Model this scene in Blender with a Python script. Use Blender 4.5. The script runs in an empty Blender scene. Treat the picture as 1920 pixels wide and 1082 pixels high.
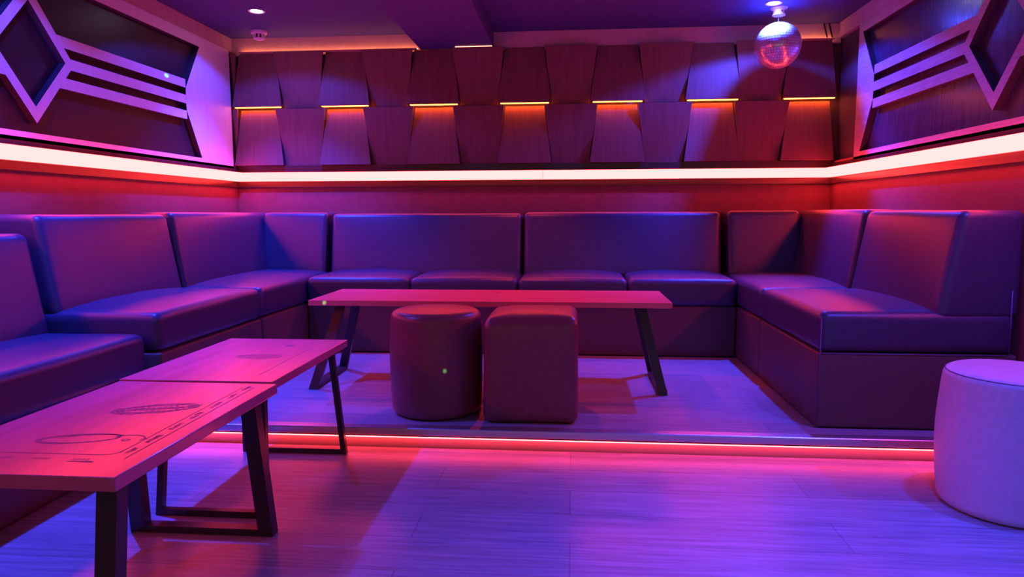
import bpy, bmesh, math, random
from mathutils import Vector, Matrix, noise
random.seed(7)
S = bpy.context.scene
C = S.collection
R = math.radians

# ------------------------------------------------------------------ materials
def mat(name, col, rough=.5, spec=.5, metal=0.0, coat=0.0):
    m = bpy.data.materials.new(name); m.use_nodes = True
    b = m.node_tree.nodes['Principled BSDF']
    b.inputs['Base Color'].default_value = (*col, 1)
    b.inputs['Roughness'].default_value = rough
    b.inputs['Specular IOR Level'].default_value = spec
    b.inputs['Metallic'].default_value = metal
    b.inputs['Coat Weight'].default_value = coat
    return m

def textured(name, c0, c1, scale=(1, 1, 1), nscale=8.0, detail=6.0, rough=(.4, .55), spec=.5,
             bump=.0, bdist=.002, lo=.35, hi=.65, coat=0.0):
    """Two-tone noise surface in object space; 'scale' stretches the noise into a grain."""
    m = mat(name, c0, rough[0], spec, coat=coat)
    nt = m.node_tree; N = nt.nodes; L = nt.links
    b = N['Principled BSDF']
    tc = N.new('ShaderNodeTexCoord'); mp = N.new('ShaderNodeMapping')
    mp.inputs['Scale'].default_value = scale
    nz = N.new('ShaderNodeTexNoise'); nz.inputs['Scale'].default_value = nscale
    nz.inputs['Detail'].default_value = detail
    rp = N.new('ShaderNodeValToRGB')
    rp.color_ramp.elements[0].position = lo; rp.color_ramp.elements[0].color = (*c0, 1)
    rp.color_ramp.elements[1].position = hi; rp.color_ramp.elements[1].color = (*c1, 1)
    mr = N.new('ShaderNodeMapRange')
    mr.inputs['To Min'].default_value = rough[0]; mr.inputs['To Max'].default_value = rough[1]
    L.new(tc.outputs['Object'], mp.inputs['Vector']); L.new(mp.outputs['Vector'], nz.inputs['Vector'])
    L.new(nz.outputs['Fac'], rp.inputs['Fac']); L.new(rp.outputs['Color'], b.inputs['Base Color'])
    L.new(nz.outputs['Fac'], mr.inputs['Value']); L.new(mr.outputs['Result'], b.inputs['Roughness'])
    if bump:
        bp = N.new('ShaderNodeBump'); bp.inputs['Strength'].default_value = bump
        bp.inputs['Distance'].default_value = bdist
        L.new(nz.outputs['Fac'], bp.inputs['Height']); L.new(bp.outputs['Normal'], b.inputs['Normal'])
    return m

def emit(name, col, strength=1.0):
    m = bpy.data.materials.new(name); m.use_nodes = True
    nt = m.node_tree; nt.nodes.clear()
    e = nt.nodes.new('ShaderNodeEmission'); o = nt.nodes.new('ShaderNodeOutputMaterial')
    e.inputs['Color'].default_value = (*col, 1); e.inputs['Strength'].default_value = strength
    nt.links.new(e.outputs[0], o.inputs['Surface'])
    return m

def plank_floor(name):
    """Laminate planks running across the room (X), with streaky grain."""
    m = mat(name, (.4, .38, .42), .38, .5)
    nt = m.node_tree; N = nt.nodes; L = nt.links; b = N['Principled BSDF']
    tc = N.new('ShaderNodeTexCoord')
    br = N.new('ShaderNodeTexBrick')
    br.inputs['Scale'].default_value = 1.0
    br.inputs['Brick Width'].default_value = 1.25; br.inputs['Row Height'].default_value = .19
    br.inputs['Mortar Size'].default_value = .0015; br.inputs['Mortar Smooth'].default_value = .3
    br.offset = .37
    br.inputs['Color1'].default_value = (.50, .47, .52, 1)
    br.inputs['Color2'].default_value = (.40, .37, .42, 1)
    br.inputs['Mortar'].default_value = (.24, .22, .25, 1)
    mp = N.new('ShaderNodeMapping'); mp.inputs['Scale'].default_value = (1.2, 26, 1)
    nz = N.new('ShaderNodeTexNoise'); nz.inputs['Scale'].default_value = 3.0; nz.inputs['Detail'].default_value = 8
    nz.inputs['Roughness'].default_value = .65
    rp = N.new('ShaderNodeValToRGB')
    rp.color_ramp.elements[0].position = .33; rp.color_ramp.elements[0].color = (.58, .57, .60, 1)
    rp.color_ramp.elements[1].position = .66; rp.color_ramp.elements[1].color = (1.08, 1.08, 1.06, 1)
    mx = N.new('ShaderNodeMix'); mx.data_type = 'RGBA'; mx.blend_type = 'MULTIPLY'
    mx.inputs['Factor'].default_value = 1
    mr = N.new('ShaderNodeMapRange'); mr.inputs['To Min'].default_value = .24; mr.inputs['To Max'].default_value = .38
    bp = N.new('ShaderNodeBump'); bp.inputs['Strength'].default_value = .12; bp.inputs['Distance'].default_value = .002
    L.new(tc.outputs['Object'], br.inputs['Vector']); L.new(tc.outputs['Object'], mp.inputs['Vector'])
    L.new(mp.outputs['Vector'], nz.inputs['Vector']); L.new(nz.outputs['Fac'], rp.inputs['Fac'])
    L.new(br.outputs['Color'], mx.inputs['A']); L.new(rp.outputs['Color'], mx.inputs['B'])
    L.new(mx.outputs['Result'], b.inputs['Base Color'])
    L.new(nz.outputs['Fac'], mr.inputs['Value']); L.new(mr.outputs['Result'], b.inputs['Roughness'])
    L.new(nz.outputs['Fac'], bp.inputs['Height']); L.new(bp.outputs['Normal'], b.inputs['Normal'])
    return m

M = {}
M['floor'] = plank_floor('laminate_planks')
M['nosing'] = mat('brushed_edge_trim', (.72, .70, .73), .36, .5, .9)
M['leather'] = textured('dark_leather', (.048, .040, .088), (.058, .048, .105), (1, 1, 1), 60, 4, (.35, .44), .6, .10, .001)
M['leather_seam'] = mat('leather_piping', (.13, .10, .26), .42, .4)
M['gap'] = mat('sofa_base_vinyl', (.14, .085, .075), .5, .3)
M['pouffe_dark'] = textured('dark_pouffe_vinyl', (.22, .062, .068), (.26, .075, .08), (1, 1, 1), 70, 4, (.30, .38), .5, .08, .001)
M['pouffe_white'] = textured('white_vinyl', (.62, .56, .60), (.68, .62, .65), (1, 1, 1), 60, 4, (.42, .52), .4, .10, .001)
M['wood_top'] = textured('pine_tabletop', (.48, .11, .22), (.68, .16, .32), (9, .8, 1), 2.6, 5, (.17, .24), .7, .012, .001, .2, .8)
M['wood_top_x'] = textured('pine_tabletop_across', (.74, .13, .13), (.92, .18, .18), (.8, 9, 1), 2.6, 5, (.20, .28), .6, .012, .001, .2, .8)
M['ink'] = mat('burned_marking', (.20, .06, .14), .45, .3)
M['steel'] = mat('black_steel', (.035, .03, .033), .34, .5)
M['paint_light'] = textured('light_painted_wood', (.76, .72, .76), (.82, .78, .82), (1, 18, 1), 4, 5, (.42, .52), .4)
M['wood_frame'] = textured('stained_wood_frame', (.42, .33, .40), (.55, .45, .52), (1, 3, 22), 3.4, 7, (.34, .48), .45, .05, .001)
M['recess'] = textured('dark_veneer', (.022, .015, .018), (.032, .022, .026), (1, 40, 1.2), 3.0, 6, (.30, .42), .5, .05, .001)
M['recess_r'] = textured('dark_glossy_veneer', (.04, .03, .065), (.065, .05, .105), (1, 46, 1.2), 3.0, 6, (.18, .27), .9, .05, .001)
M['board'] = textured('maroon_board', (.20, .095, .085), (.245, .115, .105), (30, 1, 1.5), 3.0, 6, (.48, .6), .3, .04, .001)
M['lower_wall'] = textured('wine_vinyl_wall', (.24, .075, .075), (.29, .09, .09), (1, 1, 1), 14, 5, (.48, .6), .35)
M['wall'] = mat('dark_wall_paint', (.10, .07, .08), .7, .3)
M['fascia'] = textured('cream_plaster', (.60, .44, .42), (.66, .50, .47), (1, 1, 1), 20, 5, (.7, .8), .3)
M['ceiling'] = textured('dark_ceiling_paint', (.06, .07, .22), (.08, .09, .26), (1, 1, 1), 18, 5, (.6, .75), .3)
M['batten'] = mat('glossy_dark_rail', (.05, .025, .03), .22, .5)
M['red_led'] = emit('red_led_diffuser', (1.0, .037, .036), 22)
M['step_led'] = emit('step_red_led', (1.0, .045, .05), 19)
M['amber_led'] = emit('amber_led', (1.0, .13, .016), 30)
M['amber_top'] = emit('amber_top_led', (1.0, .24, .13), 9)
M['lens'] = emit('blue_white_lens', (.66, .58, 1.0), 40)
M['white_plastic'] = mat('white_plastic', (.78, .76, .76), .4, .4)
M['slot'] = mat('dark_vent_slot', (.03, .025, .03), .6, .2)
M['chrome'] = mat('chrome_rod', (.7, .7, .72), .2, .5, 1)
M['mirror'] = mat('mirror_tiles', (.92, .92, .95), .22, .5, .55)
M['grout'] = mat('mirror_grout', (.05, .05, .06), .6, .3)
M['riser'] = mat('painted_riser', (.5, .36, .40), .5, .4)
M['frame_edge_shade'] = mat('shaded_timber_edge', (.07, .05, .075), .5, .3)  # shade on the unlit side faces of the lattice, put into the colour
M['cable'] = mat('black_cable', (.02, .018, .02), .5, .3)
M['amber_cover'] = mat('cloudy_strip_cover', (.6, .4, .25), .5, .3)

# ------------------------------------------------------------------ mesh helpers
def link(name, bm, m, parent=None, smooth=None):
    """Link a bmesh as ONE mesh object. m: material or list. Recalculates normals."""
    bmesh.ops.recalc_face_normals(bm, faces=bm.faces)
    me = bpy.data.meshes.new(name); bm.to_mesh(me); bm.free()
    for x in (m if isinstance(m, list) else [m]): me.materials.append(x)
    if smooth is not None:
        for p in me.polygons: p.use_smooth = True
        if smooth < 180: me.set_sharp_from_angle(angle=R(smooth))
    o = bpy.data.objects.new(name, me); C.objects.link(o)
    if parent is not None: put(o, parent)
    return o

def put(o, parent):
    o.parent = parent
    # shapes are written in world coordinates; parents are unrotated empties or meshes at the origin
    w = Vector((0, 0, 0)); p = parent
    while p is not None: w += p.location; p = p.parent
    o.location = o.location - w

def box(bm, x0, x1, y0, y1, z0, z1, mi=0):
    vs = [bm.verts.new((x, y, z)) for x in (x0, x1) for y in (y0, y1) for z in (z0, z1)]
    for f in ((0, 1, 3, 2), (4, 6, 7, 5), (0, 4, 5, 1), (2, 3, 7, 6), (0, 2, 6, 4), (1, 5, 7, 3)):
        bm.faces.new([vs[i] for i in f]).material_index = mi

def bbox(bm, x0, x1, y0, y1, z0, z1, bev=.004, seg=2):
    """A box with bevelled edges."""
    t = bmesh.new(); box(t, x0, x1, y0, y1, z0, z1)
    bmesh.ops.recalc_face_normals(t, faces=t.faces)
    bmesh.ops.bevel(t, geom=t.edges[:], offset=bev, segments=seg, profile=.6, affect='EDGES')
    merge(bm, t)

def merge(bm, t):
    me = bpy.data.meshes.new('tmp'); t.to_mesh(me); t.free(); bm.from_mesh(me); bpy.data.meshes.remove(me)

def axis_samples(a, b, r, n):
    k = 5; out = [a + r * (1 - math.cos(math.pi / 2 * i / k)) for i in range(k + 1)]
    inner = [a + r + (b - a - 2 * r) * i / n for i in range(1, n)]
    out += inner + [b - (v - a) for v in reversed(out)]
    return out

def rbox(x0, x1, y0, y1, z0, z1, r, n=10, crown=0.0, wob=0.0, fn=None, bulge=0.0, rz=None):
    """Cushion: a box rounded with radius r (rz for the vertical roundness), crowned on top and slightly uneven."""
    bm = bmesh.new()
    rr = min(r, (x1 - x0) / 2.01, (y1 - y0) / 2.01, (z1 - z0) / 2.01)
    X = axis_samples(x0, x1, rr, n); Y = axis_samples(y0, y1, rr, n); Z = axis_samples(z0, z1, rr, max(3, n // 2))
    seen = {}
    def v(p):
        k = tuple(round(c, 5) for c in p)
        if k not in seen: seen[k] = bm.verts.new(p)
        return seen[k]
    def grid(A, B, f):
        for i in range(len(A) - 1):
            for j in range(len(B) - 1):
                q = [v(f(A[i], B[j])), v(f(A[i + 1], B[j])), v(f(A[i + 1], B[j + 1])), v(f(A[i], B[j + 1]))]
                if len(set(q)) == 4:
                    try: bm.faces.new(q)
                    except ValueError: pass
    for z in (z0, z1): grid(X, Y, lambda a, b, z=z: (a, b, z))
    for y in (y0, y1): grid(X, Z, lambda a, b, y=y: (a, y, b))
    for x in (x0, x1): grid(Y, Z, lambda a, b, x=x: (x, a, b))
    cx, cy, cz = (x0 + x1) / 2, (y0 + y1) / 2, (z0 + z1) / 2
    for w in bm.verts:
        p = w.co.copy()
        q = Vector((min(max(p.x, x0 + rr), x1 - rr), min(max(p.y, y0 + rr), y1 - rr), min(max(p.z, z0 + rr), z1 - rr)))
        d = p - q
        if d.length > 1e-9: p = q + d.normalized() * rr
        u = (p.x - cx) / ((x1 - x0) / 2); t = (p.y - cy) / ((y1 - y0) / 2); s = (p.z - z0) / (z1 - z0)
        if crown and s > .5:
            p.z += crown * (1 - abs(u) ** 2.6) * (1 - abs(t) ** 2.6) * (s - .5) * 2
        if bulge:
            g = bulge * (1 - (2 * s - 1) ** 2)
            p.x += g * u; p.y += g * t
        if wob:
            nv = noise.noise_vector(p * 3.1) * wob + noise.noise_vector(p * 9.0) * wob * .35
            p += nv
        if fn: p = fn(p)
        w.co = p
    return bm

def lathe(bm, prof, cx, cy, seg=48, mi=0):
    """prof: list of (radius, z) from bottom to top."""
    rings = []
    for r, z in prof:
        if r < 1e-6: rings.append([bm.verts.new((cx, cy, z))])
        else: rings.append([bm.verts.new((cx + r * math.cos(2 * math.pi * i / seg), cy + r * math.sin(2 * math.pi * i / seg), z)) for i in range(seg)])
    for a, b in zip(rings, rings[1:]):
        for i in range(seg):
            j = (i + 1) % seg
            if len(a) == 1 and len(b) == 1: continue
            if len(a) == 1: f = [a[0], b[i], b[j]]
            elif len(b) == 1: f = [a[i], a[j], b[0]]
            else: f = [a[i], a[j], b[j], b[i]]
            bm.faces.new(f).material_index = mi

def prism(bm, pts, ax, a0, a1, mi=0):
    """Extrude a polygon (list of 2-D points) along axis ax between a0 and a1."""
    def P(p, a):
        if ax == 0: return (a, p[0], p[1])
        if ax == 1: return (p[0], a, p[1])
        return (p[0], p[1], a)
    A = [bm.verts.new(P(p, a0)) for p in pts]; B = [bm.verts.new(P(p, a1)) for p in pts]
    n = len(pts)
    bm.faces.new(A).material_index = mi; bm.faces.new(B[::-1]).material_index = mi
    for i in range(n):
        bm.faces.new([A[i], A[(i + 1) % n], B[(i + 1) % n], B[i]]).material_index = mi

def bar(bm, p0, p1, wx, wy, along=2):
    """A straight bar between two points whose ends are cut level; section wx by wy across the two other axes."""
    p0 = Vector(p0); p1 = Vector(p1)
    o = [a for a in range(3) if a != along]
    def ring(p):
        out = []
        for sx, sy in ((-1, -1), (1, -1), (1, 1), (-1, 1)):
            q = p.copy(); q[o[0]] += sx * wx / 2; q[o[1]] += sy * wy / 2
            out.append(bm.verts.new(q))
        return out
    a, b = ring(p0), ring(p1)
    bm.faces.new(a); bm.faces.new(b[::-1])
    for i in range(4): bm.faces.new([a[i], a[(i + 1) % 4], b[(i + 1) % 4], b[i]])

def tube(bm, pts, r, seg=8, closed=False):
    pts = [Vector(p) for p in pts]; n = len(pts); rings = []
    for i, p in enumerate(pts):
        a = pts[(i - 1) % n] if closed or i else p; b = pts[(i + 1) % n] if closed or i < n - 1 else p
        d = (b - a).normalized()
        u = d.orthogonal().normalized() if abs(d.z) > .99 else d.cross(Vector((0, 0, 1))).normalized()
        w = d.cross(u)
        rings.append([bm.verts.new(p + r * (math.cos(2 * math.pi * k / seg) * u + math.sin(2 * math.pi * k / seg) * w)) for k in range(seg)])
    m = n if closed else n - 1
    for i in range(m):
        a, b = rings[i], rings[(i + 1) % n]
        for k in range(seg): bm.faces.new([a[k], a[(k + 1) % seg], b[(k + 1) % seg], b[k]])
    if not closed: bm.faces.new(rings[0]); bm.faces.new(rings[-1][::-1])

def tag(o, label, cat, group=None):
    o['label'] = label; o['category'] = cat
    if group: o['group'] = group
    return o

def thing(name, label, cat, loc, group=None):
    o = bpy.data.objects.new(name, None); C.objects.link(o); o.location = loc
    o.empty_display_size = .1
    return tag(o, label, cat, group)

def struct(name, bm, m, smooth=None):
    o = link(name, bm, m, None, smooth); o['kind'] = 'structure'; return o

ORD = ['first', 'second', 'third', 'fourth', 'fifth', 'sixth', 'seventh', 'eighth']

# ------------------------------------------------------------------ room measures (metres; camera stands at x=0, y=0)
XL, XR, YB = -2.40, 1.73, 4.86      # faces of the lower walls
ZC, ZLOW = 2.096, -.08              # ceiling, lower floor
STEP = 2.695                        # front edge of the platform
YN = -1.2                           # how far the room is built towards (and behind) the camera

bm = bmesh.new(); box(bm, XL - .5, XR + .9, YN, STEP - .03, ZLOW - .12, ZLOW); struct('floor', bm, M['floor'])
bm = bmesh.new(); box(bm, XL - .1, XR + .1, STEP - .012, YB + .1, -.20, -.0005)
o = struct('platform', bm, M['floor'])
bm = bmesh.new(); bbox(bm, XL, XR, STEP - .040, STEP + .012, -.028, .004, .007, 3)
struct('trim_1', bm, M['nosing'])
bm = bmesh.new(); box(bm, XL, XR, STEP - .020, STEP - .011, ZLOW - .01, -.028)
struct('baseboard_platform', bm, M['riser'])

# ceiling with the dropped beam
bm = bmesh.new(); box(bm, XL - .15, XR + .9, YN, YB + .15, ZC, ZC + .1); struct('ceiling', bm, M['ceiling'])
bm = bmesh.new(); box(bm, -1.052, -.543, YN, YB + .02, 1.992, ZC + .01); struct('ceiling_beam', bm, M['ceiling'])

# walls: backing above, wine vinyl below the light rail
bm = bmesh.new(); box(bm, XL - .15, XR + .15, YB + .045, YB + .15, 0, ZC); box(bm, XL - .1, XR + .1, YB, YB + .05, 0, 1.2, 1)
struct('wall_back', bm, [M['wall'], M['lower_wall']])
bm = bmesh.new(); box(bm, XL - .15, XL - .040, YN, YB + .1, ZLOW, ZC); box(bm, XL - .06, XL, YN, YB + .05, ZLOW, 1.2, 1)
struct('wall_left', bm, [M['wall'], M['lower_wall']])
bm = bmesh.new(); box(bm, XR + .040, XR + .15, 2.0, YB + .1, ZLOW, ZC); box(bm, XR, XR + .06, 2.0, YB + .05, ZLOW, 1.2, 1)
struct('wall_right', bm, [M['wall'], M['lower_wall']])
bm = bmesh.new(); box(bm, XR + .75, XR + .9, YN, 2.1, ZLOW, ZC); box(bm, XR + .03, XR + .9, 2.0, 2.1, ZLOW, ZC)
struct('wall_right_recess', bm, [M['wall']])

# cream fascia under the ceiling on three sides
bm = bmesh.new(); box(bm, XL - .03, XR + .03, YB + .015, YB + .05, 1.975, ZC); struct('trim_2', bm, M['fascia'])
bm = bmesh.new(); box(bm, XL - .045, XL - .012, YN, YB + .02, 2.0, ZC); struct('trim_3', bm, M['fascia'])
bm = bmesh.new(); box(bm, XR + .012, XR + .045, 2.0, YB + .02, 2.0, ZC); struct('trim_4', bm, M['fascia'])

# glossy dark rail behind the light strips
bm = bmesh.new(); box(bm, XL + .012, XR - .012, YB - .022, YB + .004, 1.052, 1.203); struct('trim_5', bm, M['batten'])
bm = bmesh.new(); box(bm, XL - .004, XL + .012, YN, YB, 1.052, 1.182); struct('trim_6', bm, M['batten'])
bm = bmesh.new(); box(bm, XR - .012, XR + .004, 2.0, YB, 1.052, 1.182); struct('trim_7', bm, M['batten'])

# ------------------------------------------------------------------ red light strips
def light_strip(label, axis, fixed, inward, a0, a1, cuts, deep=.022):
    """Diffuser strip along X (axis 0) or Y (axis 1); 'fixed' is the rail face, 'inward' the direction into the room."""
    loc = (fixed, (a0 + a1) / 2, 1.125) if axis == 1 else ((a0 + a1) / 2, fixed, 1.125)
    t = thing('led_light_strip', label, 'light strip', loc, 'red light strips along the walls')
    b = bmesh.new(); f0, f1 = sorted((fixed - inward * .003, fixed + inward * .008))
    if axis == 0: box(b, a0, a1, f0, f1, 1.089, 1.159)
    else: box(b, f0, f1, a0, a1, 1.089, 1.159)
    f0, f1 = sorted((fixed, fixed + inward * .023))   # lip added over the diffuser to block its upward light
    if axis == 0: box(b, a0, a1, f0, f1, 1.1555, 1.159)
    else: box(b, f0, f1, a0, a1, 1.1555, 1.159)
    link('channel', b, M['batten'], t)
    e = [a0] + cuts + [a1]
    for i in range(len(e) - 1):
        b = bmesh.new(); g0, g1 = sorted((fixed + inward * .008, fixed + inward * deep))
        p, q = e[i] + (.0012 if i else 0), e[i + 1] - (.0012 if i < len(e) - 2 else 0)
        if axis == 0: box(b, p, q, g0, g1, 1.093, 1.155)
        else: box(b, g0, g1, p, q, 1.093, 1.155)
        link('diffuser', b, M['red_led'], t)
    return t
light_strip('glowing red light strip along the back wall under the maroon boards', 0, YB - .022, -1, XL + .04, XR - .036, [-1.30, -.20, .85])
light_strip('glowing red light strip on the left wall below the white lattice panel', 1, XL + .012, 1, .2, YB - .03, [1.2, 2.3, 3.5], .040)
light_strip('glowing red light strip on the right wall below the dark lattice panel', 1, XR - .012, -1, 2.02, YB - .03, [3.27, 3.98], .040)

t = thing('step_light_strip', 'thin red light strip glowing under the edge of the platform step', 'light strip', (0, STEP - .03, -.04))
b = bmesh.new(); box(b, XL + .02, XR - .02, STEP - .036, STEP - .023, -.0325, -.028); link('channel', b, M['batten'], t)
b = bmesh.new(); box(b, XL + .02, XR - .02, STEP - .034, STEP - .024, -.038, -.0325); link('diffuser', b, M['step_led'], t)

# ------------------------------------------------------------------ woven trapezoid boards on the back wall
C0, DP = -2.222, .6312
ZB, ZM, ZT = 1.205, 1.600, 1.986
YIN, YOUT = YB + .002, YB - .052     # recessed edge and leaning-out edge of a board
def board(cx, hb, ht, z0, z1, yb, yt, label):
    """hb/ht half widths at bottom and top, yb/yt front face at bottom and top."""
    th = .016
    b = bmesh.new()
    lo, hi = XL + .004, XR - .004
    def xs(h): return max(cx - h, lo), min(cx + h, hi)
    (a0, a1), (c0, c1) = xs(hb), xs(ht)
    f = [(a0, yb, z0), (a1, yb, z0), (c1, yt, z1), (c0, yt, z1)]
    v = [b.verts.new(p) for p in f] + [b.verts.new((p[0], p[1] + th, p[2])) for p in f]
    for q in ((0, 1, 2, 3), (7, 6, 5, 4), (0, 4, 5, 1), (1, 5, 6, 2), (2, 6, 7, 3), (3, 7, 4, 0)): b.faces.new([v[i] for i in q])
    bmesh.ops.recalc_face_normals(b, faces=b.faces)
    bmesh.ops.bevel(b, geom=b.edges[:], offset=.0015, segments=1, affect='EDGES')
    o = link('trapezoid_board', b, M['board'])
    return tag(o, label, 'wall panel', 'maroon trapezoid boards on the back wall')
G, W0, W1 = .002, .186, .136
for k in range(7):
    cx = C0 + DP * k
    board(cx, W0 - G, W1 - G, ZM + .012, ZT, YOUT, YIN, f'upper row maroon board wide at the bottom with amber-lit lower edge, {ORD[k]} from the left')
    board(cx, W0 - G, W1 - G, ZB, ZM - .006, YOUT, YIN, f'lower row maroon board narrow at its amber-lit top, {ORD[k]} from the left')
half = DP / 2
for k in range(7):
    cx = C0 + DP * (k - 1) + half
    w0, w1 = half - W0, half - W1
    if k == 0:
        lu, ll = 'sliver of upper row maroon board at the left wall corner', 'sliver of lower row maroon board at the left wall corner'
    else:
        lu = f'upper row maroon board wide at the top between lit boards, {ORD[k-1]} from the left'
        ll = f'lower row maroon board wide at the top and narrow below, {ORD[k-1]} from the left'
    board(cx, w0 - G, w1 - G, ZM + .006, ZT, YIN, YOUT, lu)
    board(cx, w0 - G, w1 - G, ZB - .006, ZM - .003, YIN, YOUT, ll)
# amber strips tucked behind the lower edges of the upper boards
for k in range(7):
    cx = C0 + DP * k
    a0, a1 = max(cx - .165, XL + .01), min(cx + .165, XR - .008)
    t = thing('amber_strip', f'amber light strip tucked behind upper maroon board, {ORD[k]} from the left', 'light strip',
              ((a0 + a1) / 2, YB - .02, 1.62), 'amber strips behind the boards')
    b = bmesh.new(); box(b, a0, a1, YB - .030, YB + .000, 1.6145, 1.618); link('channel', b, M['amber_cover'], t)
    b = bmesh.new(); box(b, a0, a1, YB - .029, YB - .004, 1.610, 1.6145); link('diffuser', b, M['amber_led'], t)
# amber strips lying on top of the boards, washing the cream fascia
for (a0, a1, lab) in ((-2.34, -1.07, 'amber strip on top of the boards left of the ceiling beam'),
                      (-.80, -.548, 'short amber strip on the boards under the ceiling beam'),
                      (1.33, 1.70, 'amber strip on top of the boards beside the two cables')):
    t = thing('top_amber_strip', lab, 'light strip', ((a0 + a1) / 2, YB - .02, 1.985), 'amber strips on top of the boards')
    y0, y1, y2, z0, z1, z2 = (YB - .046, YB - .010, YB + .004, 1.9865, 1.990, 1.996) if a0 != -.80 else (YB - .050, YB - .049, YB - .043, 1.9862, 1.9875, 1.9915)
    b = bmesh.new(); box(b, a0, a1, y0, y2 + .002, z0, z1); link('channel', b, M['amber_cover'], t)
    b = bmesh.new(); box(b, a0, a1, y1, y2, z1, z2); link('diffuser', b, M['amber_top'], t)

# ------------------------------------------------------------------ lattice panels on the side walls
def shade_edges(b):  # gives the side faces their painted-in shade
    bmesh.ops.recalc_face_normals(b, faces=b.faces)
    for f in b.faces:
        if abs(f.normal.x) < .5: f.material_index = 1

def lattice(label, X, inward, yc, yend, yfar, ynear, zc, frame_mat, back_mat, z0, z1):
    """Timber lattice with a diamond, three rails each way and angled ends. yc: diamond centre, yend: inner end of rails,
    yfar: outer end of panel towards the back wall, ynear: end towards the camera."""
    t = thing('lattice_panel', label, 'wall panel', (X, yc, zc))
    thick = .040
    b = bmesh.new(); f0, f1 = sorted((X - inward * thick, X - inward * (thick - .006)))
    box(b, f0, f1, ynear, yfar - .01, z0 + .005, z1 - .005); link('backing_board', b, back_mat, t)
    f0, f1 = sorted((X - inward * (thick - .006), X))
    rail = .052; zi0, zi1 = z0 + .045, z1 - .066
    # outer border: top and bottom rails
    b = bmesh.new()
    box(b, f0, f1, ynear, yfar, z0, zi0); box(b, f0, f1, ynear, yfar, zi1, z1)
    shade_edges(b); link('border_rail', b, [frame_mat, M['frame_edge_shade']], t)
    # end block with the arrow-shaped inner edge
    def endblock(s, yo, ye):
        pts = [(ye + s * .155, zi0), (ye, zc - .068), (ye - s * .004, zc), (ye, zc + .070), (ye + s * .185, zi1), (yo, zi1), (yo, zi0)]
        b = bmesh.new(); prism(b, pts, 0, f0, f1); shade_edges(b); link('end_block', b, [frame_mat, M['frame_edge_shade']], t)
    endblock(1, yfar, yend); endblock(-1, ynear, 2 * yc - yend)
    # diamond ring
    iw, ih, ow, oh = .205, .232, .262, .305
    for s in (1, -1):                                   # two halves so the ring stays a clean polygon
        b = bmesh.new()
        pts = [(yc, zc + oh), (yc + s * ow, zc), (yc, zc - oh), (yc, zc - ih), (yc + s * iw, zc), (yc, zc + ih)]
        prism(b, pts, 0, f0, f1); shade_edges(b); link('diamond_frame', b, [frame_mat, M['frame_edge_shade']], t)
    # three rails to each end
    for s in (1, -1):
        ye = yend if s == 1 else 2 * yc - yend
        for dz in (.096, 0, -.096):
            def yin(z): return yc + s * (ow - .015) * (1 - abs(z) / oh)
            pts = [(yin(dz + rail / 2), zc + dz + rail / 2), (ye, zc + dz + rail / 2), (ye, zc + dz - rail / 2), (yin(dz - rail / 2), zc + dz - rail / 2)]
            b = bmesh.new(); prism(b, pts, 0, f0 + .0005, f1 - .0005); shade_edges(b); link('rail', b, [frame_mat, M['frame_edge_shade']], t)
    return t
lattice('white wooden lattice panel with diamond on the left wall', XL, 1, 2.98, 4.225, 4.800, 1.10, 1.575, M['paint_light'], M['recess'], 1.180, 2.0)
lattice('dark glossy wooden lattice panel with diamond on the right wall', XR, -1, 3.085, 4.262, 4.50, 2.0, 1.582, M['wood_frame'], M['recess_r'], 1.182, 2.0)

# ------------------------------------------------------------------ leather corner sofas
ZS, ZK = .470, .306     # seat height, seam between base and seat
def piping(pts, parent, name='piping', r=.003):
    b = bmesh.new(); tube(b, pts, r, 6); return link(name, b, M['leather_seam'], parent, 180)

def back_shear(axis, face, sgn, z0, z1, lean):
    """Moves the room-side of a backrest out towards its foot."""
    def fn(p):
        s = 1 - (p.z - z0) / (z1 - z0)
        d = (face - p[axis]) * sgn          # 0 at the room face, larger to the wall
        w = max(0.0, 1 - d / .2)
        p[axis] += sgn * lean * s * w
        return p
    return fn

def sofa(label, x0, x1, y0, y1, seats, backs, dz=0.0, group='dark leather seating along the walls', crown=.022):
    """seats: list of (x0,x1,y0,y1); backs: list of (axis, face, sign, x0,x1,y0,y1, ztop)."""
    zf = dz
    g = .006
    x0, x1, y0, y1 = max(x0, XL + g) + .002, min(x1, XR - g) - .002, y0 + .002, min(y1, YB - g) - .002
    backs = [(ax, fc, sg, max(a0, XL + g), min(a1, XR - g), b0, min(b1, YB - g), zt) for ax, fc, sg, a0, a1, b0, b1, zt in backs]
    t = thing('bench_seat', label, 'sofa', ((x0 + x1) / 2, (y0 + y1) / 2, zf), group)
    base = link('base', rbox(x0, x1, y0, y1, zf + .004, zf + ZK, .012, 6), M['gap'], t, 180)
    for (a0, a1, b0, b1) in seats:
        s = link('seat_cushion', rbox(a0 + .002, a1 - .002, b0 + .002, b1 - .002, zf + ZK + .002, zf + ZS, .034, 14, crown, .003), M['leather'], t, 180)
    for (ax, face, sg, a0, a1, b0, b1, zt) in backs:
        fn = back_shear(ax, face, sg, zf + ZS - .02, zf + zt, .075)
        link('backrest', rbox(a0 + .003, a1 - .003, b0 + .003, b1 - .003, zf + ZS - .03, zf + zt, .032, 12, .0, .0025, fn), M['leather'], t, 180)
    return t
XLF, XRF, YF = -1.64, .975, 4.15     # room-side faces of the three runs
BT = .25                             # backrest thickness at the top
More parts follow.
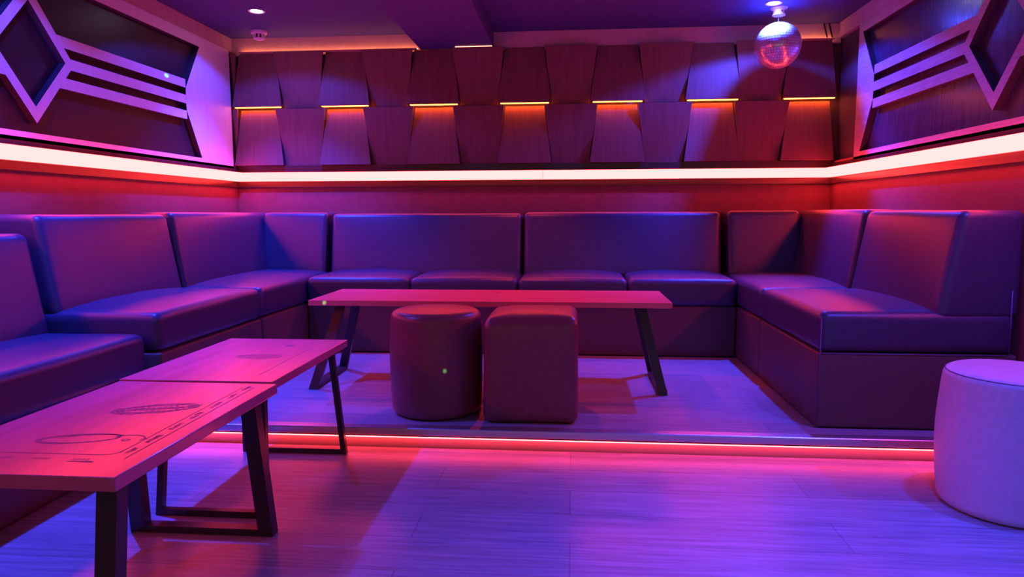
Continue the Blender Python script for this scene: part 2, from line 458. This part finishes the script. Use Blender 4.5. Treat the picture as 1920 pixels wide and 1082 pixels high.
# back wall, two double units
s = sofa('dark leather double bench on the back wall, left of the middle seam', -1.64, -.325, YF, YB,
     [(-1.64, -.99, YF - .012, YB - .02), (-.99, -.325, YF - .012, YB - .02)], [(1, YB - BT, -1, -1.632, -.330, YB - BT, YB, .862)])
s = sofa('dark leather double bench on the back wall, right of the middle seam', -.325, .975, YF, YB,
     [(-.325, .335, YF - .012, YB - .02), (.335, .975, YF - .012, YB - .02)], [(1, YB - BT, -1, -.320, .966, YB - BT, YB, .868)])
# left run
s = sofa('dark leather corner unit in the far left corner', XL, XLF, 3.525, YB,
     [(XL + .02, XLF, 3.525, YB - .02)],
     [(0, XL + BT + .02, 1, XL, XL + BT + .02, 3.535, YB, .872), (1, YB - BT, -1, XL + BT + .03, -1.655, YB - BT, YB, .872)])
s = sofa('dark leather bench at the left wall, on the platform beside the step', XL, XLF, 2.60, 3.52,
     [(XL + .02, XLF, 2.60, 3.52)], [(0, XL + BT + .02, 1, XL, XL + BT + .02, 2.605, 3.515, .862)])
s = sofa('dark leather bench at the left edge, standing lower in front of the step', XL, XLF - .05, 1.05, 2.590,
     [(XL + .02, XLF - .045, 1.05, 2.590)], [(0, XL + BT, 1, XL, XL + BT, 1.05, 2.590, .868)], dz=ZLOW, crown=.014)
# right run
s = sofa('dark leather corner unit in the far right corner', XRF, XR, 3.665, YB,
     [(XRF, XR - .02, 3.665, YB - .02)],
     [(0, XR - BT, -1, XR - BT, XR, 3.675, YB, .876), (1, YB - BT, -1, 1.000, XR - BT - .01, YB - BT, YB, .874)])
s = sofa('dark leather bench at the right wall with its square end facing out', XRF, XR, 2.787, 3.660,
     [(XRF, XR - .02, 2.787, 3.66)], [(0, XR - BT, -1, XR - BT, XR, 2.790, 3.655, .868)])
piping([(XRF + .009, 2.790, .03), (XRF + .008, 2.790, .44)], s, r=.002); piping([(XRF + .006, 2.7885, ZK), (XR - .05, 2.7885, ZK)], s, r=.002)
piping([(XR - .042, 2.7885, .32), (XR - .046, 2.7885, .56)], s)

# ------------------------------------------------------------------ pouffes
def round_pouffe(label, cx, cy, z0, h, r, m, rt=.035, bulge=.012, seam=True):
    t = thing('pouffe', label, 'pouffe', (cx, cy, z0), 'upholstered pouffes')
    prof = [(0, z0 + .001)]
    for i in range(7):
        a = math.pi / 2 * i / 6; prof.append((r - .03 + .03 * math.sin(a), z0 + .001 + .03 * (1 - math.cos(a))))
    for i in range(1, 12):
        s = i / 12; prof.append((r + bulge * math.sin(math.pi * s), z0 + .031 + (h - .031 - rt) * s))
    for i in range(8):
        a = math.pi / 2 * i / 7; prof.append((r - rt + rt * math.cos(a), z0 + h - rt + rt * math.sin(a)))
    for i in range(1, 7):
        s = i / 7; prof.append(((r - rt) * (1 - s), z0 + h + .010 * (1 - (1 - s) ** 2)))
    prof.append((0, z0 + h + .010))
    b = bmesh.new(); lathe(b, prof, cx, cy, 64); link('upholstery', b, m, t, 180)
    if seam:
        b = bmesh.new(); n = 64
        tube(b, [(cx + (r - rt * .25) * math.cos(2 * math.pi * i / n), cy + (r - rt * .25) * math.sin(2 * math.pi * i / n), z0 + h - rt * .32) for i in range(n)], .0016, 6, True)
        link('seam', b, M['leather_seam'], t, 180)
    return t
round_pouffe('dark round pouffe standing left of the square one before the long table', -.588, 2.945, 0, .448, .196, M['pouffe_dark'], .034, .006, False)
t = thing('pouffe', 'dark square pouffe with rounded edges right of the round dark one', 'pouffe', (-.165, 2.94, 0), 'upholstered pouffes')
def sq(p):
    s = p.z / .45
    p.x += .012 * (1 - s) * (1 if p.x > -.165 else -1) * .3
    if p.z > .36: p.z += -.012 * max(0, (-.25 - p.x) / .12) - .008 * max(0, (2.80 - p.y) / .05)
    return p
link('upholstery', rbox(-.358, .026, 2.752, 3.135, .001, .444, .036, 12, .012, .003, sq), M['pouffe_dark'], t, 180)
round_pouffe('white round pouffe at the right edge in front of the step', 1.395, 2.262, ZLOW, .445, .197, M['pouffe_white'], .03, .012, True)

# ------------------------------------------------------------------ coffee tables
def table(label, x0, x1, y0, y1, zt, th, zf, m, frames, wx, wy):
    """frames: list of (foot A, foot B, top A, top B) as (x, y) pairs; each is two legs joined by a foot bar."""
    t = thing('coffee_table', label, 'table', ((x0 + x1) / 2, (y0 + y1) / 2, zf), 'wooden coffee tables on black steel legs')
    b = bmesh.new(); bbox(b, x0, x1, y0, y1, zt - th, zt, .003, 2)
    top = link('tabletop', b, m, t)
    for fa, fb, ta, tb in frames:
        for f, q in ((fa, ta), (fb, tb)):
            b = bmesh.new(); bar(b, (f[0], f[1], zf + .001), (q[0], q[1], zt - th), wx, wy); link('leg', b, M['steel'], t)
        b = bmesh.new()
        ax = 0 if abs(fa[0] - fb[0]) > abs(fa[1] - fb[1]) else 1
        lo, hi = sorted((fa[ax], fb[ax]))
        inset = (wx if ax == 0 else wy) / 2 - .001
        if ax == 0: box(b, lo + inset, hi - inset, fa[1] - wy / 2, fa[1] + wy / 2, zf + .001, zf + .021)
        else: box(b, fa[0] - wx / 2, fa[0] + wx / 2, lo + inset, hi - inset, zf + .001, zf + .021)
        link('foot_bar', b, M['steel'], t)
        b = bmesh.new(); lo, hi = sorted((ta[ax], tb[ax]))
        if ax == 0: box(b, lo - .03, hi + .03, ta[1] - .03, ta[1] + .03, zt - th - .005, zt - th)
        else: box(b, ta[0] - .03, ta[0] + .03, lo - .03, hi + .03, zt - th - .005, zt - th)
        link('mounting_plate', b, M['steel'], t)
    return t, top
# long table on the platform
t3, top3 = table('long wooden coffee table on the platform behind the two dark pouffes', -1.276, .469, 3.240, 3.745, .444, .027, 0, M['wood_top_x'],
    [((-1.268, 3.255), (-1.268, 3.70), (-1.15, 3.36), (-1.15, 3.62)), ((.435, 3.265), (.435, 3.70), (.335, 3.36), (.335, 3.62))], .045, .024)
# table near the camera
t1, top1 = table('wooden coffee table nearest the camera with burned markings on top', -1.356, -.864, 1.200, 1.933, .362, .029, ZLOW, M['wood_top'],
    [((-1.283, 1.885), (-.888, 1.885), (-1.262, 1.83), (-.90, 1.83)), ((-1.30, 1.225), (-.925, 1.225), (-1.27, 1.275), (-.922, 1.275))], .044, .036)
# table behind it, reaching to the step
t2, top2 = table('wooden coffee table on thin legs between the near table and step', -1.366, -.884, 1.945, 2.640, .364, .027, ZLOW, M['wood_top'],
    [((-1.288, 2.575), (-.888, 2.575), (-1.268, 2.54), (-.917, 2.54)), ((-1.288, 1.992), (-.945, 1.992), (-1.27, 2.03), (-.955, 2.03))], .021, .021)

# burned markings on the tabletops: thin flat ribbons lying on the wood
def ribbon(b, pts, w, z):
    pts = [Vector((p[0], p[1], z)) for p in pts]; prev = None
    for i, p in enumerate(pts):
        d = (pts[min(i + 1, len(pts) - 1)] - pts[max(i - 1, 0)]).normalized()
        n = Vector((-d.y, d.x, 0)) * (w[i] if isinstance(w, list) else w) / 2
        cur = (b.verts.new(p + n), b.verts.new(p - n))
        if prev: b.faces.new([prev[0], prev[1], cur[1], cur[0]])
        prev = cur
def arc(cx, cy, rx, ry, a0, a1, n=24, rot=0.0):
    out = []
    for i in range(n + 1):
        a = a0 + (a1 - a0) * i / n; x, y = rx * math.cos(a), ry * math.sin(a)
        out.append((cx + x * math.cos(rot) - y * math.sin(rot), cy + x * math.sin(rot) + y * math.cos(rot)))
    return out
zt = .3624
b = bmesh.new()
# almond loop with a curl
ribbon(b, arc(-1.095, 1.415, .085, .030, R(-178), R(178), 40, R(12)), [.005 + .007 * max(0, math.cos(math.pi * 2 * i / 40)) for i in range(41)], zt)
ribbon(b, arc(-1.075, 1.425, .070, .018, R(20), R(175), 20, R(12)), .004, zt)
ribbon(b, arc(-.985, 1.425, .035, .022, R(-30), R(170), 14), .004, zt)
ribbon(b, arc(-.985, 1.413, .008, .007, 0, R(330), 10), .004, zt)
link('burned_ornament', b, M['ink'], top1)
b = bmesh.new()
# border lines along the right and near edges
ribbon(b, [(-.945, 1.335), (-.945, 1.885)], .0022, zt); ribbon(b, [(-.912, 1.30), (-.912, 1.885)], .0022, zt)
ribbon(b, [(-1.30, 1.318), (-.975, 1.318), (-.953, 1.325), (-.945, 1.345)], .0022, zt)
link('burned_border', b, M['ink'], top1)
rnd = random.Random(3)
y = 1.33
while y < 1.87:                                    # worn lettering between the border lines: illegible strokes
    n = rnd.randint(3, 6); b = bmesh.new()
    for i in range(n):
        x = -.929 + rnd.uniform(-.003, .003)
        ribbon(b, [(x - .0055, y), (x + .0055, y + .003)], rnd.uniform(.002, .005), zt); y += .0095
        if rnd.random() < .6: ribbon(b, [(x - .004 + rnd.uniform(-.003, .006), y - .01), (x - .004 + rnd.uniform(-.003, .006), y)], .0022, zt)
    y += rnd.uniform(.03, .05); link('worn_word', b, M['ink'], top1)
x = -1.27
while x < -1.0:
    b = bmesh.new()
    for i in range(4):
        ribbon(b, [(x, 1.284), (x + .002, 1.294)], .003, zt); x += .010
    x += .045; link('worn_word', b, M['ink'], top1)
b = bmesh.new()
ribbon(b, [(-1.02, 1.278), (-.965, 1.278)], [.002, .008], zt)
link('worn_word', b, M['ink'], top1)
b = bmesh.new()
for i in range(15):                                # hatched oval patch
    x = -1.16 + i * .0135; hgt = .055 * math.sqrt(max(0, 1 - ((i - 7) / 7.6) ** 2))
    for q in range(3):
        yy = 1.655 + (q - 1) * hgt * .62 + rnd.uniform(-.003, .003) + (i - 7) * .004
        ribbon(b, [(x - .005, yy - hgt * .26), (x + .006, yy + hgt * .26)], .0062, zt)
link('burned_hatching', b, M['ink'], top1)
zt = .3644
b = bmesh.new()
for i in range(13):
    x = -1.165 + i * .0125; hgt = .05 * math.sqrt(max(0, 1 - ((i - 6) / 6.6) ** 2))
    for q in range(3):
        yy = 2.30 + (q - 1) * hgt * .62 + rnd.uniform(-.003, .003)
        ribbon(b, [(x - .004, yy - hgt * .22), (x + .005, yy + hgt * .22)], .0042, zt)
ribbon(b, [(-.965, 2.03), (-.965, 2.45)], .0018, zt)
ribbon(b, arc(-1.06, 2.50, .016, .010, 0, R(360), 16), .007, zt)
link('burned_hatching', b, M['ink'], top2)
b = bmesh.new()
ribbon(b, arc(-.385, 3.60, .011, .007, 0, R(360), 14), .006, .4444)
link('wood_knot', b, M['ink'], top3)

# ------------------------------------------------------------------ downlights
BLUE = (.03, .05, 1.0)
M['red_lens'] = emit('red_lens', (1.0, .06, .05), 3)
def downlight(label, x, y, power, spill, col=BLUE, angle=92, blend=.7, lens='lens', rad=.022):
    t = thing('downlight', label, 'ceiling light', (x, y, ZC), 'round downlights in the ceiling')
    b = bmesh.new()
    lathe(b, [(.036, ZC - .0015), (.047, ZC - .0045), (.050, ZC - .002), (.050, ZC + .004), (.036, ZC + .004), (.036, ZC - .0015)], x, y, 40)
    link('trim_ring', b, M['white_plastic'], t, 40)
    b = bmesh.new(); lathe(b, [(0, ZC - .0005), (.036, ZC - .0005), (.036, ZC + .003), (0, ZC + .003)], x, y, 32)
    link('lens', b, M[lens], t)
    # the bulb: a bright core plus the wide spill that the recessed rim cuts off
    for nm, e, ang, bl in (('lamp', power, angle, blend), ('lamp_spill', spill, 142, .2)):
        if e <= 0: continue
        l = bpy.data.lights.new(nm, 'SPOT'); l.energy = e; l.color = col; l.spot_size = R(ang); l.spot_blend = bl
        l.shadow_soft_size = rad
        lo = bpy.data.objects.new(nm, l); C.objects.link(lo); lo.parent = t; lo.location = (0, 0, -.03)
    return t
downlight('round downlight glowing in the ceiling above the far left corner', -1.93, 4.24, 290, 32)
downlight('round downlight in the ceiling right above the mirror ball', 1.185, 4.38, 270, 95)
downlight('blue downlight over the left tables', -1.98, 2.40, 340, 60, angle=86, blend=.9)
downlight('blue downlight over the white pouffe', 1.50, 2.05, 115, 15)
downlight('blue downlight near the right end of the open floor', .68, 1.15, 260, 5, angle=80, blend=.8)
downlight('red downlight above the middle of the back bench', -.36, 3.93, 60, 0, (1.0, .05, .03), 74, .5, 'red_lens')

# ------------------------------------------------------------------ mirror ball and its motor
BX, BY, BZ, BR = 1.2446, 4.48, 1.873, .1365
t = thing('mirror_ball', 'mirrored disco ball hanging from the ceiling on the right', 'disco ball', (BX, BY, ZC))
b = bmesh.new()
lathe(b, [(0, ZC - .050), (.030, ZC - .050), (.038, ZC - .046), (.038, ZC - .040), (.033, ZC - .036), (.033, ZC - .016), (.048, ZC - .008), (.052, ZC - .003), (.052, ZC), (0, ZC)], BX, BY, 40)
mt = link('motor_housing', b, M['white_plastic'], t, 35)
b = bmesh.new(); lathe(b, [(0, 0), (.004, 0), (.004, .003), (0, .003)], 0, 0, 12)
o = link('screw', b, M['slot'], None); o.rotation_euler = (R(90), 0, 0); o.location = (BX + .008, BY - .0325, ZC - .026)
o.parent = mt; o.location = o.location - t.location - mt.location
o.location = Vector((BX + .008, BY - .0325, ZC - .026)) - t.location - mt.location
b = bmesh.new(); lathe(b, [(0, BZ + BR - .004), (.004, BZ + BR - .004), (.004, ZC - .049), (0, ZC - .049)], BX, BY, 12); link('rod', b, M['chrome'], t)
b = bmesh.new(); bmesh.ops.create_uvsphere(b, u_segments=48, v_segments=24, radius=BR - .0025)
bmesh.ops.translate(b, verts=b.verts, vec=(BX, BY, BZ)); core = link('core', b, M['grout'], t, 180)
b = bmesh.new(); rows = 26
rnd = random.Random(5)
for i in range(rows):                              # rows of little flat mirror tiles, each tipped a trace
    th0, th1 = math.pi * i / rows, math.pi * (i + 1) / rows
    rm = math.sin((th0 + th1) / 2); n = max(6, int(round(2 * rows * rm)))
    for j in range(n):
        p0, p1 = 2 * math.pi * (j + .04) / n, 2 * math.pi * (j + .96) / n
        a0, a1 = th0 + .04 * (th1 - th0), th1 - .04 * (th1 - th0)
        cen = Vector((math.sin((a0 + a1) / 2) * math.cos((p0 + p1) / 2), math.sin((a0 + a1) / 2) * math.sin((p0 + p1) / 2), math.cos((a0 + a1) / 2)))
        q = []
        tilt = Vector((rnd.gauss(0, 1), rnd.gauss(0, 1), rnd.gauss(0, 1))) * .02
        nn = (cen + tilt).normalized()
        for aa, pp in ((a0, p0), (a1, p0), (a1, p1), (a0, p1)):
            d = Vector((math.sin(aa) * math.cos(pp), math.sin(aa) * math.sin(pp), math.cos(aa))) * BR
            d -= nn * (d - cen * BR).dot(nn)
            q.append(b.verts.new(d + Vector((BX, BY, BZ))))
        b.faces.new(q)
link('mirror_tiles', b, M['mirror'], t)

# ------------------------------------------------------------------ smoke detector and cables
SX, SY = -2.13, 4.70
t = thing('smoke_detector', 'white smoke detector on the ceiling in the far left corner', 'smoke detector', (SX, SY, ZC))
b = bmesh.new(); lathe(b, [(0, ZC - .020), (.046, ZC - .020), (.054, ZC - .014), (.056, ZC), (0, ZC)], SX, SY, 40); link('base', b, M['white_plastic'], t, 35)
b = bmesh.new(); lathe(b, [(0, ZC - .046), (.026, ZC - .046), (.030, ZC - .020), (0, ZC - .020)], SX, SY, 32); link('sensor_chamber', b, M['slot'], t, 35)
b = bmesh.new()
for i in range(8):
    a = 2 * math.pi * (i + .5) / 8; x, y = SX + .032 * math.cos(a), SY + .032 * math.sin(a)
    box(b, x - .005, x + .005, y - .005, y + .005, ZC - .046, ZC - .019)
link('cage_rib', b, M['white_plastic'], t)
b = bmesh.new(); lathe(b, [(0, ZC - .058), (.020, ZC - .057), (.034, ZC - .050), (.036, ZC - .045), (0, ZC - .045)], SX, SY, 32); link('cap', b, M['white_plastic'], t, 35)
for i, (x, lab) in enumerate(((1.660, 'short black cable at the right corner, left one of the pair'), (1.692, 'short black cable at the right corner, right one of the pair'))):
    b = bmesh.new(); tube(b, [(x - .016, YB + .006, ZC), (x - .010, YB + .004, ZC - .03), (x, YB + .002, ZC - .07), (x + .004, YB - .004, 2.003)], .005, 8)
    tag(link('cable', b, M['cable'], None, 180), lab, 'cable', 'black cables above the boards')

# ------------------------------------------------------------------ laser specks: thin green beams from a projector on the ceiling behind the camera
px, py, pz = .45, -.35, 1.98
t = thing('laser_projector', 'small black laser projector on the ceiling behind the camera', 'projector', (px, py, pz))
b = bmesh.new(); bbox(b, px - .07, px + .07, py - .10, py + .06, pz + .012, pz + .085, .006); link('housing', b, M['steel'], t)
b = bmesh.new(); box(b, px - .01, px + .01, py - .03, py + .01, pz + .085, ZC); link('bracket', b, M['steel'], t)
for k, (tgt, e) in enumerate((((-2.40, 4.022, 1.680), 4000), ((-1.195, 3.240, .432), 2600), ((-.515, 2.75, .22), 2200))):
    src = Vector((px - .045 + .03 * k, py + .07, pz + .045)); d = (Vector(tgt) - src).normalized()
    b = bmesh.new()                                # added tube; its pinhole cap narrows the beam to a speck
    lathe(b, [(.0008, .40), (.010, .40), (.010, 0), (.011, 0), (.011, .402), (.0008, .402), (.0008, .40)], 0, 0, 24)
    o = link('pinhole_mask', b, M['slot'], None); o.parent = t
    q = d.to_track_quat('Z', 'Y'); o.rotation_euler = q.to_euler(); o.location = src - t.location
    l = bpy.data.lights.new('beam', 'SPOT'); l.energy = e; l.color = (.10, 1, .22); l.spot_size = R(1); l.spot_blend = .1; l.shadow_soft_size = .0004
    o = bpy.data.objects.new('beam', l); C.objects.link(o); o.parent = t
    o.location = src + d * .01 - t.location; o.rotation_euler = d.to_track_quat('-Z', 'Y').to_euler()

# ------------------------------------------------------------------ dim reddish ambient fill, added to lift the darks
w = bpy.data.worlds.new('ambient_fill'); S.world = w; w.use_nodes = True
bg = w.node_tree.nodes['Background']; bg.inputs['Color'].default_value = (.20, .14, .14, 1); bg.inputs['Strength'].default_value = 1.0

# ------------------------------------------------------------------ camera
cam = bpy.data.cameras.new('camera'); co = bpy.data.objects.new('camera', cam); C.objects.link(co)
f, pitch, yaw, roll = 1296.9, -.1081, .0863, -.0032
cam.sensor_fit = 'HORIZONTAL'; cam.sensor_width = 36; cam.lens = 36 * f / 1920; cam.clip_start = .02
fw = Vector((-math.sin(yaw) * math.cos(pitch), math.cos(yaw) * math.cos(pitch), math.sin(pitch)))
rt = Vector((math.cos(yaw), math.sin(yaw), 0)); up = rt.cross(fw)
r2 = math.cos(roll) * rt + math.sin(roll) * up; u2 = -math.sin(roll) * rt + math.cos(roll) * up
co.matrix_world = Matrix(((r2.x, u2.x, -fw.x, 0), (r2.y, u2.y, -fw.y, 0), (r2.z, u2.z, -fw.z, .86), (0, 0, 0, 1)))
S.camera = co

S.view_settings.view_transform = 'Standard'; S.view_settings.look = 'None'
S.view_settings.gamma = 1; S.view_settings.exposure = 0; S.view_settings.use_curve_mapping = False
